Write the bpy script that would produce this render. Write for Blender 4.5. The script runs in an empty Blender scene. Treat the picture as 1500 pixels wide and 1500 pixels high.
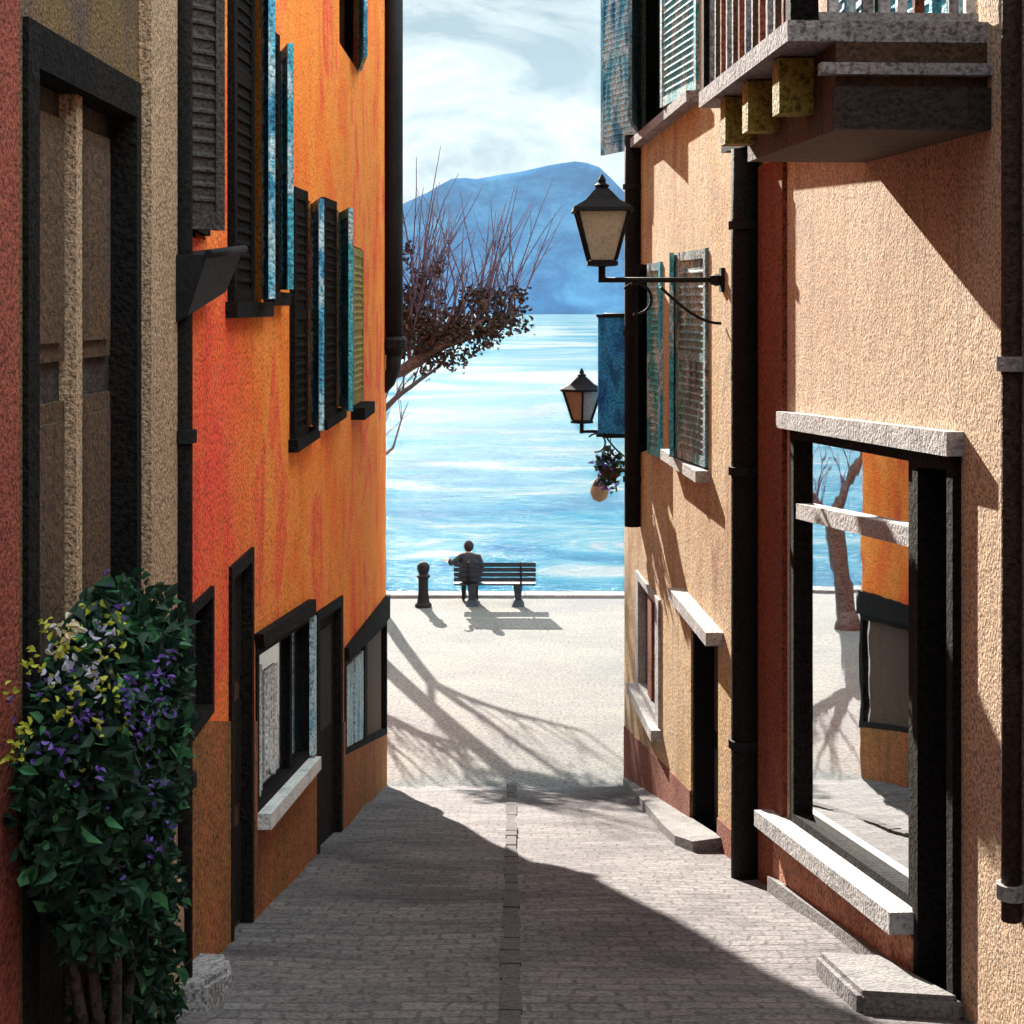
import bpy, bmesh, math, random
from mathutils import Vector, Matrix, noise
random.seed(11)
S = bpy.context.scene
COL = S.collection
V = Vector
F = 2250.0          # focal length in photograph pixels; principal point (750, 450)
SLOPE, EYE = 0.2275, 1.62
PIAZZA = -6.05
def ground(y): return max(-EYE - SLOPE*y, PIAZZA)

# ------------------------------------------------------------------ object helpers
ROOTLOC = {}
def wloc(o):
    p = V((0, 0, 0))
    while o: p += o.location; o = o.parent
    return p
def thing(name, label, cat, loc=(0, 0, 0), group=None):
    o = bpy.data.objects.new(name, None); COL.objects.link(o)
    o.location = loc; o.empty_display_size = .2
    o['label'] = label; o['category'] = cat
    if group: o['group'] = group
    return o
def obj(name, bm, mats, parent=None, smooth=False, label=None, kind=None):
    bmesh.ops.recalc_face_normals(bm, faces=bm.faces[:])
    me = bpy.data.meshes.new(name)
    if parent is not None:
        off = wloc(parent)
        for v in bm.verts: v.co -= off
    bm.to_mesh(me); bm.free()
    for m in (mats if isinstance(mats, (list, tuple)) else [mats]): me.materials.append(m)
    if smooth:
        for p in me.polygons: p.use_smooth = True
    o = bpy.data.objects.new(name, me); COL.objects.link(o)
    if parent is not None: o.parent = parent
    if label: o['label'] = label
    if kind: o['kind'] = kind
    return o
def evaluated(o):
    dg = bpy.context.evaluated_depsgraph_get(); dg.update()
    me = bpy.data.meshes.new_from_object(o.evaluated_get(dg))
    o.modifiers.clear(); old = o.data; nm = old.name; o.data = me
    bpy.data.meshes.remove(old); me.name = nm

# ------------------------------------------------------------------ shape helpers
def B(): return bmesh.new()
def hexa(bm, a, b, mi=0):
    """a, b: matching loops of points; closed prism between them"""
    va = [bm.verts.new(p) for p in a]; vb = [bm.verts.new(p) for p in b]; n = len(a)
    fs = [bm.faces.new(va[::-1]), bm.faces.new(vb)]
    for i in range(n):
        j = (i+1) % n; fs.append(bm.faces.new((va[i], va[j], vb[j], vb[i])))
    for f in fs: f.material_index = mi
def box(bm, x0, x1, y0, y1, z0, z1, mi=0):
    hexa(bm, [(x0, y0, z0), (x1, y0, z0), (x1, y1, z0), (x0, y1, z0)],
             [(x0, y0, z1), (x1, y0, z1), (x1, y1, z1), (x0, y1, z1)], mi)
def tube(bm, pts, rad, n=8, cap=True, mi=0):
    pts = [V(p) for p in pts]
    if not isinstance(rad, (list, tuple)): rad = [rad]*len(pts)
    rings = []; up = None
    for i, p in enumerate(pts):
        t = (pts[min(i+1, len(pts)-1)] - pts[max(i-1, 0)])
        t = t.normalized() if t.length > 1e-9 else V((0, 0, 1))
        if up is None:
            up = V((0, 0, 1)) if abs(t.z) < .9 else V((1, 0, 0))
        s = t.cross(up); s = s.normalized() if s.length > 1e-6 else t.orthogonal().normalized()
        up = s.cross(t).normalized()
        rings.append([bm.verts.new(p + (s*math.cos(a) + up*math.sin(a))*rad[i])
                      for a in [2*math.pi*k/n for k in range(n)]])
    for a, b in zip(rings, rings[1:]):
        for k in range(n):
            f = bm.faces.new((a[k], a[(k+1) % n], b[(k+1) % n], b[k])); f.material_index = mi; f.smooth = True
    if cap:
        for r in (rings[0][::-1], rings[-1]):
            f = bm.faces.new(r); f.material_index = mi
def lathe(bm, c, prof, n=12, mi=0, rot=0.):
    """prof: list of (radius, z) from bottom to top around the vertical axis at c"""
    rings = []
    for r, z in prof:
        rings.append([bm.verts.new((c[0]+r*math.cos(rot+2*math.pi*k/n), c[1]+r*math.sin(rot+2*math.pi*k/n), c[2]+z)) for k in range(n)])
    for a, b in zip(rings, rings[1:]):
        for k in range(n):
            f = bm.faces.new((a[k], a[(k+1) % n], b[(k+1) % n], b[k])); f.material_index = mi
    for r in (rings[0][::-1], rings[-1]): bm.faces.new(r).material_index = mi

# the two walls of the alley
SIDE = {'L': (V((-1.6, 0, 0)), V((0, 1, 0)), V((1, 0, 0))),
        'R': (V((2.374, 0, 0)), V((-.0492, 1, 0)), V((-1, -.0492, 0)).normalized())}
def wp(s, y, z, o=0):
    a, d, n = SIDE[s]; return a + d*y + n*o + V((0, 0, z))
def wy(s, px):
    k = (px-750)/F
    return -1.6/k if s == 'L' else 2.374/(k+.0492)
def at(s, px, py):                      # wall coordinates (distance along the wall, height)
    y = wy(s, px); return (y, (450-py)/F*y)
def wpr(bm, s, pts, o0, o1, mi=0):
    hexa(bm, [wp(s, y, z, o0) for y, z in pts], [wp(s, y, z, o1) for y, z in pts], mi)
def wrect(bm, s, y0, y1, z0, z1, o0, o1, mi=0):
    wpr(bm, s, [(y0, z0), (y1, z0), (y1, z1), (y0, z1)], o0, o1, mi)
def lerp(a, b, t): return (a[0]+(b[0]-a[0])*t, a[1]+(b[1]-a[1])*t)
def qpt(q, u, v):                       # bilinear point in quad q = (bottom near, bottom far, top far, top near)
    return lerp(lerp(q[0], q[1], u), lerp(q[3], q[2], u), v)
def sub(q, u0, u1, v0, v1): return [qpt(q, u0, v0), qpt(q, u1, v0), qpt(q, u1, v1), qpt(q, u0, v1)]
def frame(bm, s, q, wu, wv, o0, o1):
    wpr(bm, s, sub(q, 0, wu, 0, 1), o0, o1); wpr(bm, s, sub(q, 1-wu, 1, 0, 1), o0, o1)
    wpr(bm, s, sub(q, wu, 1-wu, 0, wv), o0, o1); wpr(bm, s, sub(q, wu, 1-wu, 1-wv, 1), o0, o1)
def leaf(bm, s, yh, z0, z1, w, ang, o=.03, far=False):
    """louvred shutter leaf hinged at yh, swung ang degrees from lying flat on the wall; far=True opens away from the viewer"""
    a, d, n = SIDE[s]; d = d.normalized()
    r = math.radians(ang); u = (d*(1 if far else -1))*math.cos(r) + n*math.sin(r)
    t = n*math.cos(r) - (d*(1 if far else -1))*math.sin(r)
    o_ = wp(s, yh, 0, o)
    def bx(u0, u1, za, zb, t0, t1, tilt=0):
        hexa(bm, [o_+u*u0+t*t0+V((0, 0, za)), o_+u*u1+t*t0+V((0, 0, za)), o_+u*u1+t*t0+V((0, 0, zb)), o_+u*u0+t*t0+V((0, 0, zb))],
                 [o_+u*u0+t*t1+V((0, 0, za-tilt)), o_+u*u1+t*t1+V((0, 0, za-tilt)), o_+u*u1+t*t1+V((0, 0, zb-tilt)), o_+u*u0+t*t1+V((0, 0, zb-tilt))])
    st = min(.07, w*.18)
    bx(0, st, z0, z1, 0, .04); bx(w-st, w, z0, z1, 0, .04)
    zm = (z0+z1)/2
    bx(st, w-st, z0, z1, .017, .023)
    for za, zb in ((z0, z0+.09), (zm-.04, zm+.04), (z1-.08, z1)): bx(st, w-st, za, zb, .003, .037)
    k = int((z1-z0)/.075)
    for i in range(k):
        z = z0+.1+(z1-z0-.2)*i/k
        if abs(z-zm) > .07: bx(st, w-st, z, z+.012, .006, .034, .035)

# ------------------------------------------------------------------ materials
def mk(name):
    m = bpy.data.materials.new(name); m.use_nodes = True
    nt = m.node_tree; nt.nodes.clear()
    o = nt.nodes.new('ShaderNodeOutputMaterial'); b = nt.nodes.new('ShaderNodeBsdfPrincipled')
    nt.links.new(b.outputs[0], o.inputs[0])
    return m, nt, b
def N(nt, t, **k):
    n = nt.nodes.new(t)
    for a, v in k.items(): setattr(n, a, v)
    return n
def pos(nt, stretch=(1, 1, 1), rot=(0, 0, 0)):
    g = N(nt, 'ShaderNodeNewGeometry'); mp = N(nt, 'ShaderNodeMapping')
    mp.inputs['Scale'].default_value = stretch; mp.inputs['Rotation'].default_value = rot
    nt.links.new(g.outputs['Position'], mp.inputs['Vector']); return mp.outputs[0]
def nz(nt, vec, scale, detail=4, rough=.55, dist=0.):
    n = N(nt, 'ShaderNodeTexNoise'); n.inputs['Scale'].default_value = scale
    n.inputs['Detail'].default_value = detail; n.inputs['Roughness'].default_value = rough; n.inputs['Distortion'].default_value = dist
    nt.links.new(vec, n.inputs['Vector']); return n.outputs['Fac']
def ramp(nt, fac, stops):
    r = N(nt, 'ShaderNodeValToRGB'); e = r.color_ramp.elements
    while len(e) < len(stops): e.new(.5)
    for i, (p, c) in enumerate(stops):
        e[i].position = p; e[i].color = (c[0], c[1], c[2], 1) if isinstance(c, (tuple, list)) else (c, c, c, 1)
    nt.links.new(fac, r.inputs[0]); return r.outputs[0]
def mix(nt, a, b, fac=1., mode='MIX'):
    n = N(nt, 'ShaderNodeMix', data_type='RGBA', blend_type=mode)
    if isinstance(fac, float): n.inputs['Factor'].default_value = fac
    else: nt.links.new(fac, n.inputs['Factor'])
    for i, x in ((6, a), (7, b)):
        if isinstance(x, tuple): n.inputs[i].default_value = (*x, 1)
        else: nt.links.new(x, n.inputs[i])
    return n.outputs[2]
def bump(nt, b, h, strength, dist, prev=None):
    n = N(nt, 'ShaderNodeBump'); n.inputs['Strength'].default_value = strength; n.inputs['Distance'].default_value = dist
    nt.links.new(h, n.inputs['Height'])
    if prev is not None: nt.links.new(prev, n.inputs['Normal'])
    nt.links.new(n.outputs[0], b.inputs['Normal']); return n.outputs[0]
def rough_mat(name, cols, scale=1.5, stretch=(1, 1, 1), grain=42, glo=.36, ghi=1.30, bs=.9, bd=.02, rough=.92, spread=.22, metal=0., spec=.3, dist=.4, age=0., patch=None):
    """painted plaster, stone, wood, cloth: broad colour patches, fine pitted grain, grainy relief"""
    m, nt, b = mk(name)
    f = nz(nt, pos(nt, stretch), scale, 5, .6, dist)
    n = len(cols); st = [(.5-spread + 2*spread*i/max(n-1, 1), c) for i, c in enumerate(cols)]
    c = ramp(nt, f, st if n > 1 else [(0, cols[0]), (1, cols[0])])
    g = nz(nt, pos(nt), grain, 3, .6)
    gr = ramp(nt, g, [(.36, glo), (.5, (glo+ghi)/2+.12), (.66, ghi)])
    if patch:                            # a repainted patch: centre, radius, colour
        vd = N(nt, 'ShaderNodeVectorMath', operation='DISTANCE'); vd.inputs[1].default_value = patch[0]
        nt.links.new(pos(nt), vd.inputs[0])
        ad = N(nt, 'ShaderNodeMath', operation='MULTIPLY_ADD'); nt.links.new(nz(nt, pos(nt, (1, 1, .6)), 2.2, 5, .65, .5), ad.inputs[0]); ad.inputs[1].default_value = -patch[1]*1.3; nt.links.new(vd.outputs['Value'], ad.inputs[2])
        mr_ = N(nt, 'ShaderNodeMapRange'); mr_.inputs['From Min'].default_value = -patch[1]*.5; mr_.inputs['From Max'].default_value = patch[1]*.45
        mr_.inputs['To Min'].default_value = .8; mr_.inputs['To Max'].default_value = 0; nt.links.new(ad.outputs[0], mr_.inputs['Value'])
        c = mix(nt, c, patch[2], mr_.outputs[0])
    hgt = None
    if age:
        runs = ramp(nt, nz(nt, pos(nt, (3, 3, .14)), 1.6, 5, .7, .3), [(.54, 1.), (.72, 1-.55*age)])
        blot = ramp(nt, nz(nt, pos(nt), .9, 7, .72, .9), [(.54, 1.), (.68, 1-.35*age)])
        c = mix(nt, mix(nt, c, runs, 1., 'MULTIPLY'), blot, 1., 'MULTIPLY')
        wv = N(nt, 'ShaderNodeTexNoise'); wv.inputs['Scale'].default_value = 2.5; wv.inputs['Detail'].default_value = 6; nt.links.new(pos(nt), wv.inputs['Vector'])
        ma = N(nt, 'ShaderNodeVectorMath', operation='MULTIPLY_ADD'); ma.inputs[1].default_value = (.7, .7, .5); nt.links.new(wv.outputs['Color'], ma.inputs[0]); nt.links.new(pos(nt, (.6, .6, .95)), ma.inputs[2])
        vo = N(nt, 'ShaderNodeTexVoronoi', feature='DISTANCE_TO_EDGE'); vo.inputs['Scale'].default_value = .9; nt.links.new(ma.outputs[0], vo.inputs['Vector'])
        line = ramp(nt, vo.outputs['Distance'], [(.0, 1.), (.007, 0.)])
        msk = ramp(nt, nz(nt, pos(nt), .8, 3), [(.50, 0.), (.58, 1.)])
        hgt = mix(nt, line, msk, 1., 'MULTIPLY')
        c = mix(nt, c, (.05, .03, .025), mix(nt, hgt, (age*.7,)*3, 1., 'MULTIPLY'))
    c = mix(nt, c, gr, 1., 'MULTIPLY')
    nt.links.new(c, b.inputs['Base Color'])
    b.inputs['Roughness'].default_value = rough; b.inputs['Metallic'].default_value = metal; b.inputs['Specular IOR Level'].default_value = spec
    p = bump(nt, b, nz(nt, pos(nt), grain*.18, 3), bs*.4, bd*2)
    bump(nt, b, g, bs, bd, p)
    return m
MAT = {}
MAT['orange'] = rough_mat('orange plaster', [(.80, .075, .045), (.92, .17, .03), (.95, .25, .03), (.95, .31, .05), (.90, .11, .045), (.95, .27, .03)], .8, (1, 1, .8), spread=.2, glo=.62, ghi=1.4, age=.4, patch=((-1.6, 8.0, -.9), 2.0, (.90, .075, .045)))
MAT['foot_shade'] = rough_mat('foot shade brown', [(.16, .06, .025), (.42, .13, .04), (.28, .12, .03), (.5, .14, .04)], 1.2, (1, 1, .6), age=.9)  # shade along the foot of the orange wall put into the colour
MAT['brown'] = rough_mat('brown plaster', [(.10, .075, .05), (.20, .12, .05), (.13, .085, .07), (.24, .15, .06)], 1.6, (1, 1, .3), grain=60, age=.8)
MAT['brick_red'] = rough_mat('dull red plaster', [(.25, .05, .035), (.36, .09, .06)], 1.4, (1, 1, .5), grain=60)
MAT['pilaster'] = rough_mat('tan stone', [(.42, .26, .17), (.52, .34, .22), (.36, .24, .17)], 1.5, (1, 1, .25), grain=60)
MAT['cream'] = rough_mat('cream plaster', [(.38, .205, .10), (.54, .35, .18), (.60, .42, .25), (.55, .35, .14), (.47, .30, .18)], 1.1, (1, 1, .6), spread=.2, age=.8, bs=.7)
MAT['tan'] = rough_mat('tan plaster', [(.58, .39, .26), (.65, .46, .31), (.67, .49, .35), (.68, .485, .28)], .8, spread=.2, grain=60, age=.75, bs=.65)
MAT['dark_wood'] = rough_mat('blackened wood', [(.006, .006, .007), (.013, .011, .011), (.022, .016, .013)], 2, (1, 1, .15), glo=.4, ghi=1.3, rough=.9, spec=.1)
MAT['brown_wood'] = rough_mat('dark brown wood', [(.05, .028, .018), (.10, .055, .03), (.07, .045, .04)], 2, (4, 4, .2), glo=.5, rough=.75)
MAT['grey_wood'] = rough_mat('dark grey brown wood', [(.024, .021, .023), (.055, .040, .038), (.036, .030, .034)], 2, (4, 4, .25), glo=.5, rough=.75)
MAT['olive'] = rough_mat('olive paint', [(.26, .19, .03), (.42, .31, .06)], 3, (1, 1, .3), rough=.7)
MAT['redwood'] = rough_mat('red brown painted stone', [(.16, .04, .025), (.26, .07, .035), (.20, .055, .035)], 1.5, (1, 1, .3))
MAT['terracotta'] = rough_mat('terracotta panel', [(.34, .13, .08), (.60, .27, .17), (.50, .20, .11), (.62, .30, .20)], 1.7, spread=.18)
MAT['white'] = rough_mat('white paint toned down for sun', [(.30, .285, .30), (.46, .45, .45), (.55, .54, .53)], 4, glo=.6, ghi=1.12, rough=.8)  # darker copy of the white, toned down for sunlit parts
MAT['shade_white'] = rough_mat('white paint lifted for shade', [(.50, .50, .55), (.80, .80, .80), (.86, .86, .85)], 4, glo=.7, ghi=1.1, rough=.8)  # lighter copy of the white, brightened for parts in shade
MAT['grey'] = rough_mat('grey stone', [(.22, .21, .23), (.40, .38, .40), (.33, .31, .33)], 4)
MAT['pale_stone'] = rough_mat('pale stone', [(.16, .155, .165), (.27, .265, .265), (.21, .20, .205), (.30, .295, .29)], 2, glo=.6, ghi=1.1)
MAT['iron'] = rough_mat('black iron', [(.007, .007, .009), (.016, .015, .017)], 4, glo=.5, ghi=1.2, rough=.7, metal=.0, spec=.2, bs=.4, bd=.008)
MAT['blackbrown'] = rough_mat('black pipe paint', [(.007, .007, .008), (.018, .013, .012)], 3, (1, 1, .3), rough=.8, spec=.15, bs=.5)
MAT['brownpipe'] = rough_mat('brown painted timber', [(.035, .02, .014), (.08, .045, .03)], 2, (1, 1, .3), rough=.7)
MAT['teal'] = rough_mat('weathered teal paint', [(.03, .22, .30), (.12, .56, .70), (.06, .42, .55), (.62, .78, .82), (.04, .22, .30)], 4, (1, 1, .35), spread=.16, rough=.7)
MAT['teal_grey'] = rough_mat('faded grey teal paint', [(.07, .12, .13), (.28, .36, .38), (.12, .34, .40), (.55, .62, .63), (.09, .13, .14)], 4.5, (1, 1, .3), spread=.16, rough=.75)
MAT['blue'] = rough_mat('bright blue paint', [(.06, .32, .55), (.16, .62, .85), (.70, .90, .95), (.08, .40, .66), (.03, .14, .26)], 5, (1, 1, .3), spread=.16, rough=.6)
MAT['navy'] = rough_mat('deep blue enamel', [(.012, .12, .42), (.03, .34, .88), (.05, .45, .95), (.015, .17, .52)], 4, (1, 1, .5), spread=.16, rough=.55)
MAT['interior'] = rough_mat('dark interior', [(.015, .012, .014), (.03, .022, .022)], 2, glo=.6)
MAT['curtain'] = rough_mat('pale curtain', [(.40, .37, .44), (.84, .86, .88), (.62, .62, .67), (.86, .88, .9)], 2.2, (1, 3, .3), spread=.16)
MAT['paleblue'] = rough_mat('pale blue paint', [(.16, .50, .70), (.75, .86, .90), (.32, .64, .80), (.08, .28, .42)], 4, (1, 3, .3), spread=.16)
MAT['frost'] = rough_mat('frosted lamp glass', [(.42, .38, .28), (.55, .50, .38)], 6, glo=.8, ghi=1.1, rough=.35, bs=.25)
MAT['frost_brown'] = rough_mat('amber lamp glass', [(.30, .20, .14), (.46, .34, .24)], 6, glo=.75, ghi=1.1, rough=.35, bs=.25)
MAT['roof'] = rough_mat('clay roof tile', [(.18, .07, .04), (.30, .12, .07)], 3)
MAT['bark'] = rough_mat('bark', [(.05, .035, .035), (.09, .065, .06), (.07, .05, .065)], 4, (1, 1, .3), grain=30)
MAT['twig'] = rough_mat('violet grey twigs', [(.07, .05, .08), (.11, .08, .12)], 4, grain=30)
MAT['dry1'] = rough_mat('dry brown leaf', [(.035, .02, .014), (.09, .05, .03)], 6, grain=30)
MAT['dry2'] = rough_mat('dark dry leaf', [(.012, .010, .010), (.04, .026, .02)], 6, grain=30)
MAT['coat'] = rough_mat('charcoal cloth', [(.012, .014, .018), (.03, .035, .045)], 8, glo=.6)
MAT['skin'] = rough_mat('skin', [(.35, .2, .14), (.42, .26, .19)], 8, glo=.9, ghi=1.05, bs=.1, rough=.6)
MAT['hair'] = rough_mat('dark hair', [(.010, .008, .008), (.025, .018, .015)], 20)
MAT['bench'] = rough_mat('blue black bench paint', [(.010, .018, .03), (.025, .045, .07)], 5, glo=.6, rough=.6)
def leafmat(name, c1, c2):
    m, nt, b = mk(name)
    f = nz(nt, pos(nt), 14, 3)
    nt.links.new(ramp(nt, f, [(.35, c1), (.65, c2)]), b.inputs['Base Color'])
    b.inputs['Roughness'].default_value = .55; b.inputs['Specular IOR Level'].default_value = .3
    tr = N(nt, 'ShaderNodeBsdfTranslucent'); ms = N(nt, 'ShaderNodeMixShader'); ms.inputs[0].default_value = .3
    nt.links.new(ramp(nt, f, [(.35, c1), (.65, c2)]), tr.inputs[0]); nt.links.new(b.outputs[0], ms.inputs[1]); nt.links.new(tr.outputs[0], ms.inputs[2])
    nt.links.new(ms.outputs[0], [n for n in nt.nodes if n.type == 'OUTPUT_MATERIAL'][0].inputs[0])
    return m
MAT['leaf1'] = leafmat('dark green leaf', (.010, .028, .022), (.022, .055, .036))
MAT['leaf2'] = leafmat('mid green leaf', (.016, .052, .032), (.03, .095, .048))
MAT['leaf3'] = leafmat('bright green leaf', (.04, .15, .07), (.09, .27, .11))
MAT['violet'] = leafmat('violet petal', (.10, .05, .30), (.22, .13, .50))
MAT['yellow'] = leafmat('yellow petal', (.36, .42, .03), (.66, .68, .10))
MAT['palepetal'] = leafmat('cream petal', (.75, .6, .25), (.70, .70, .75))
MAT['lilac'] = leafmat('pale lilac petal', (.35, .33, .50), (.62, .62, .72))

def glass_mat(name, tint, refl, rough=.03):
    m, nt, b = mk(name)
    b.inputs['Base Color'].default_value = (*tint, 1); b.inputs['Roughness'].default_value = rough
    b.inputs['IOR'].default_value = refl; b.inputs['Specular IOR Level'].default_value = .5
    bump(nt, b, nz(nt, pos(nt), 2.0, 2), .03, .02)
    return m
MAT['glass'] = glass_mat('mirroring shop window glass', (.80, .83, .85), 1.5, .012)
MAT['glass'].node_tree.nodes['Principled BSDF'].inputs['Metallic'].default_value = 1.
MAT['pane'] = glass_mat('dark window pane', (.012, .014, .02), 1.5, .08)

def paving(name, base, dark, bw, bh, grout, var=.25, stain=None, bd=.02, grain=42, mort=.012):
    m, nt, b = mk(name)
    p = pos(nt)
    w = N(nt, 'ShaderNodeTexNoise'); w.inputs['Scale'].default_value = 1.7; w.inputs['Detail'].default_value = 1.5; nt.links.new(p, w.inputs['Vector'])
    add = N(nt, 'ShaderNodeVectorMath', operation='MULTIPLY_ADD'); add.inputs[1].default_value = (bw*1.1, bh*1.3, 0)
    nt.links.new(w.outputs['Color'], add.inputs[0]); nt.links.new(p, add.inputs[2])
    bt = N(nt, 'ShaderNodeTexBrick'); nt.links.new(add.outputs[0], bt.inputs['Vector'])
    bt.inputs['Scale'].default_value = 1; bt.inputs['Brick Width'].default_value = bw; bt.inputs['Row Height'].default_value = bh
    bt.inputs['Mortar Size'].default_value = mort; bt.inputs['Mortar Smooth'].default_value = .6
    bt.inputs['Color1'].default_value = (1-var, 1-var, 1-var*.9, 1); bt.inputs['Color2'].default_value = (1+var, 1+var*.95, 1+var*.9, 1); bt.inputs['Mortar'].default_value = (grout, grout, grout, 1)
    big = ramp(nt, nz(nt, pos(nt), .55, 5, .6, .5), [(.3, dark), (.5, base), (.7, tuple(min(1, x*1.12) for x in base))])
    c = mix(nt, big, bt.outputs['Color'], 1., 'MULTIPLY')
    if stain:
        c = mix(nt, c, stain, ramp(nt, nz(nt, pos(nt, (.8, 2.2, 1)), .9, 6, .65, .8), [(.50, 0.), (.70, .6)]))
    gr = nz(nt, pos(nt), grain, 3, .6)
    c = mix(nt, c, ramp(nt, gr, [(.36, .5), (.5, .97), (.66, 1.18)]), 1., 'MULTIPLY')
    nt.links.new(c, b.inputs['Base Color']); b.inputs['Roughness'].default_value = .88; b.inputs['Specular IOR Level'].default_value = .25
    inv = ramp(nt, bt.outputs['Fac'], [(0, 1.), (1, 0.)])
    q = bump(nt, b, inv, .45, bd)
    q = bump(nt, b, nz(nt, p, 9, 3), .5, bd*1.5, q)
    bump(nt, b, gr, .8, .015, q)
    return m
MAT['street'] = paving('street cobbles', (.188, .173, .176), (.088, .074, .083), .21, .14, .66, .19, (.06, .047, .056), .014, 38, .016)
MAT['piazza'] = paving('pale worn paving', (.160, .156, .147), (.125, .123, .130), .62, .40, .86, .05, (.12, .117, .14), .006, 20, .014)
MAT['gutter'] = rough_mat('gutter stones', [(.075, .064, .07), (.12, .108, .112), (.09, .08, .085)], 3, glo=.6, ghi=1.15)
MAT['hill'] = rough_mat('bare hillside', [(.10, .08, .06), (.18, .15, .11)], .3)

m, nt, b = mk('lake water')
st = nz(nt, pos(nt, (.11, .20, 1)), 1.0, 7, .66, 1.4)
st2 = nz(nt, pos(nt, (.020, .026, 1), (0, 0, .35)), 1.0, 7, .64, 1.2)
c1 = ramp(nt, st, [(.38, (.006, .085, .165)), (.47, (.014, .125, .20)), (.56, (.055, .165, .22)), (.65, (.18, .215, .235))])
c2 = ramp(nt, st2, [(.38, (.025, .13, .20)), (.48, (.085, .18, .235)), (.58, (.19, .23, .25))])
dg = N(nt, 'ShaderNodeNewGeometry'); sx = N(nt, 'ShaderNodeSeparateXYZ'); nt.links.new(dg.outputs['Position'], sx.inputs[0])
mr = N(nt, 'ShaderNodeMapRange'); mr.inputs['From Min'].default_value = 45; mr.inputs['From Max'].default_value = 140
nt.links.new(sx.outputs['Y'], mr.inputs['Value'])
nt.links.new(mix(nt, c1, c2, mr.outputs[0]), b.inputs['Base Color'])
b.inputs['Roughness'].default_value = .6; b.inputs['Specular IOR Level'].default_value = 0.
q = bump(nt, b, nz(nt, pos(nt, (.6, 1.6, 1)), 1.0, 6, .65), .8, .5)
gl = nt.nodes.new('ShaderNodeBsdfGlossy'); gl.inputs['Roughness'].default_value = .12; nt.links.new(q.node.outputs[0], gl.inputs['Normal'])
ms = nt.nodes.new('ShaderNodeMixShader'); ms.inputs[0].default_value = .05; nt.links.new(b.outputs[0], ms.inputs[1]); nt.links.new(gl.outputs[0], ms.inputs[2])
nt.links.new(ms.outputs[0], [n for n in nt.nodes if n.type == 'OUTPUT_MATERIAL'][0].inputs[0])
MAT['lake'] = m
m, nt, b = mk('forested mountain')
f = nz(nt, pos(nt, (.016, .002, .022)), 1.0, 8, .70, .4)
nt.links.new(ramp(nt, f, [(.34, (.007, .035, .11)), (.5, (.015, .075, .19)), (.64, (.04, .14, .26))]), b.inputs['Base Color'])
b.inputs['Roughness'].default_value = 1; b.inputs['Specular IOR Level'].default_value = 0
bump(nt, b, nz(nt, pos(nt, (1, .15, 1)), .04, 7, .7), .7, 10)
MAT['mountain'] = m

# ------------------------------------------------------------------ setting
def grid_sheet(name, x0, x1, y0, y1, nx, ny, zf, m, thick=0.):
    bm = B(); vs = [[bm.verts.new((x0+(x1-x0)*i/nx, y0+(y1-y0)*j/ny, zf(x0+(x1-x0)*i/nx, y0+(y1-y0)*j/ny))) for i in range(nx+1)] for j in range(ny+1)]
    for j in range(ny):
        for i in range(nx): bm.faces.new((vs[j][i], vs[j][i+1], vs[j+1][i+1], vs[j+1][i])).smooth = True
    if thick:
        low = [[bm.verts.new((v.co.x, v.co.y, v.co.z-thick)) for v in (vs[-1])]]
        for i in range(nx): bm.faces.new((vs[-1][i], vs[-1][i+1], low[0][i+1], low[0][i]))
    return obj(name, bm, m, kind='structure')
wob = lambda x, y, a: a*noise.noise(V((x*.7, y*.7, 3)))
grid_sheet('street', -1.75, 3.2, -9, 19.55, 40, 220, lambda x, y: -EYE-SLOPE*y + wob(x, y, .035), MAT['street'])
grid_sheet('piazza', -60, 60, 19.2, 32.4, 120, 20, lambda x, y: PIAZZA + (0 if y > 32 else wob(x, y, .012)), MAT['piazza'], 1.6)
grid_sheet('hillside', -70, 70, -45, 19.1, 14, 20, lambda x, y: -EYE-SLOPE*y-.35, MAT['hill'])
grid_sheet('lake', -2300, 2300, 32.0, 2400, 20, 20, lambda x, y: -7.0, MAT['lake'])
bm = B(); x = -30.
while x < 30:
    L = random.uniform(.9, 1.3); hexa(bm, [(x+.008, 31.98, PIAZZA-.3), (x+L-.008, 31.98, PIAZZA-.3), (x+L-.008, 32.44, PIAZZA-.3), (x+.008, 32.44, PIAZZA-.3)], [(x+.008, 31.98, PIAZZA+.05+.008*random.random()), (x+L-.008, 31.98, PIAZZA+.05), (x+L-.008, 32.44, PIAZZA+.05), (x+.008, 32.44, PIAZZA+.05+.008*random.random())]); x += L
obj('quay_kerb', bm, MAT['pale_stone'], kind='structure')
bm = B()
for i in range(46):                    # gutter stones down the middle of the street
    y = 3.0+i*.36
    ga, gb, gz = -.045-.02*random.random(), .035+.02*random.random(), .012+.012*random.random()
    hexa(bm, [(ga, y, -EYE-SLOPE*y-.05), (gb, y, -EYE-SLOPE*y-.05), (gb, y+.345, -EYE-SLOPE*(y+.345)-.05), (ga, y+.345, -EYE-SLOPE*(y+.345)-.05)],
             [(ga, y, -EYE-SLOPE*y+gz), (gb, y, -EYE-SLOPE*y+gz), (gb, y+.345, -EYE-SLOPE*(y+.345)+gz), (ga, y+.345, -EYE-SLOPE*(y+.345)+gz)])
obj('street_gutter', bm, MAT['gutter'], kind='structure')

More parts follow.
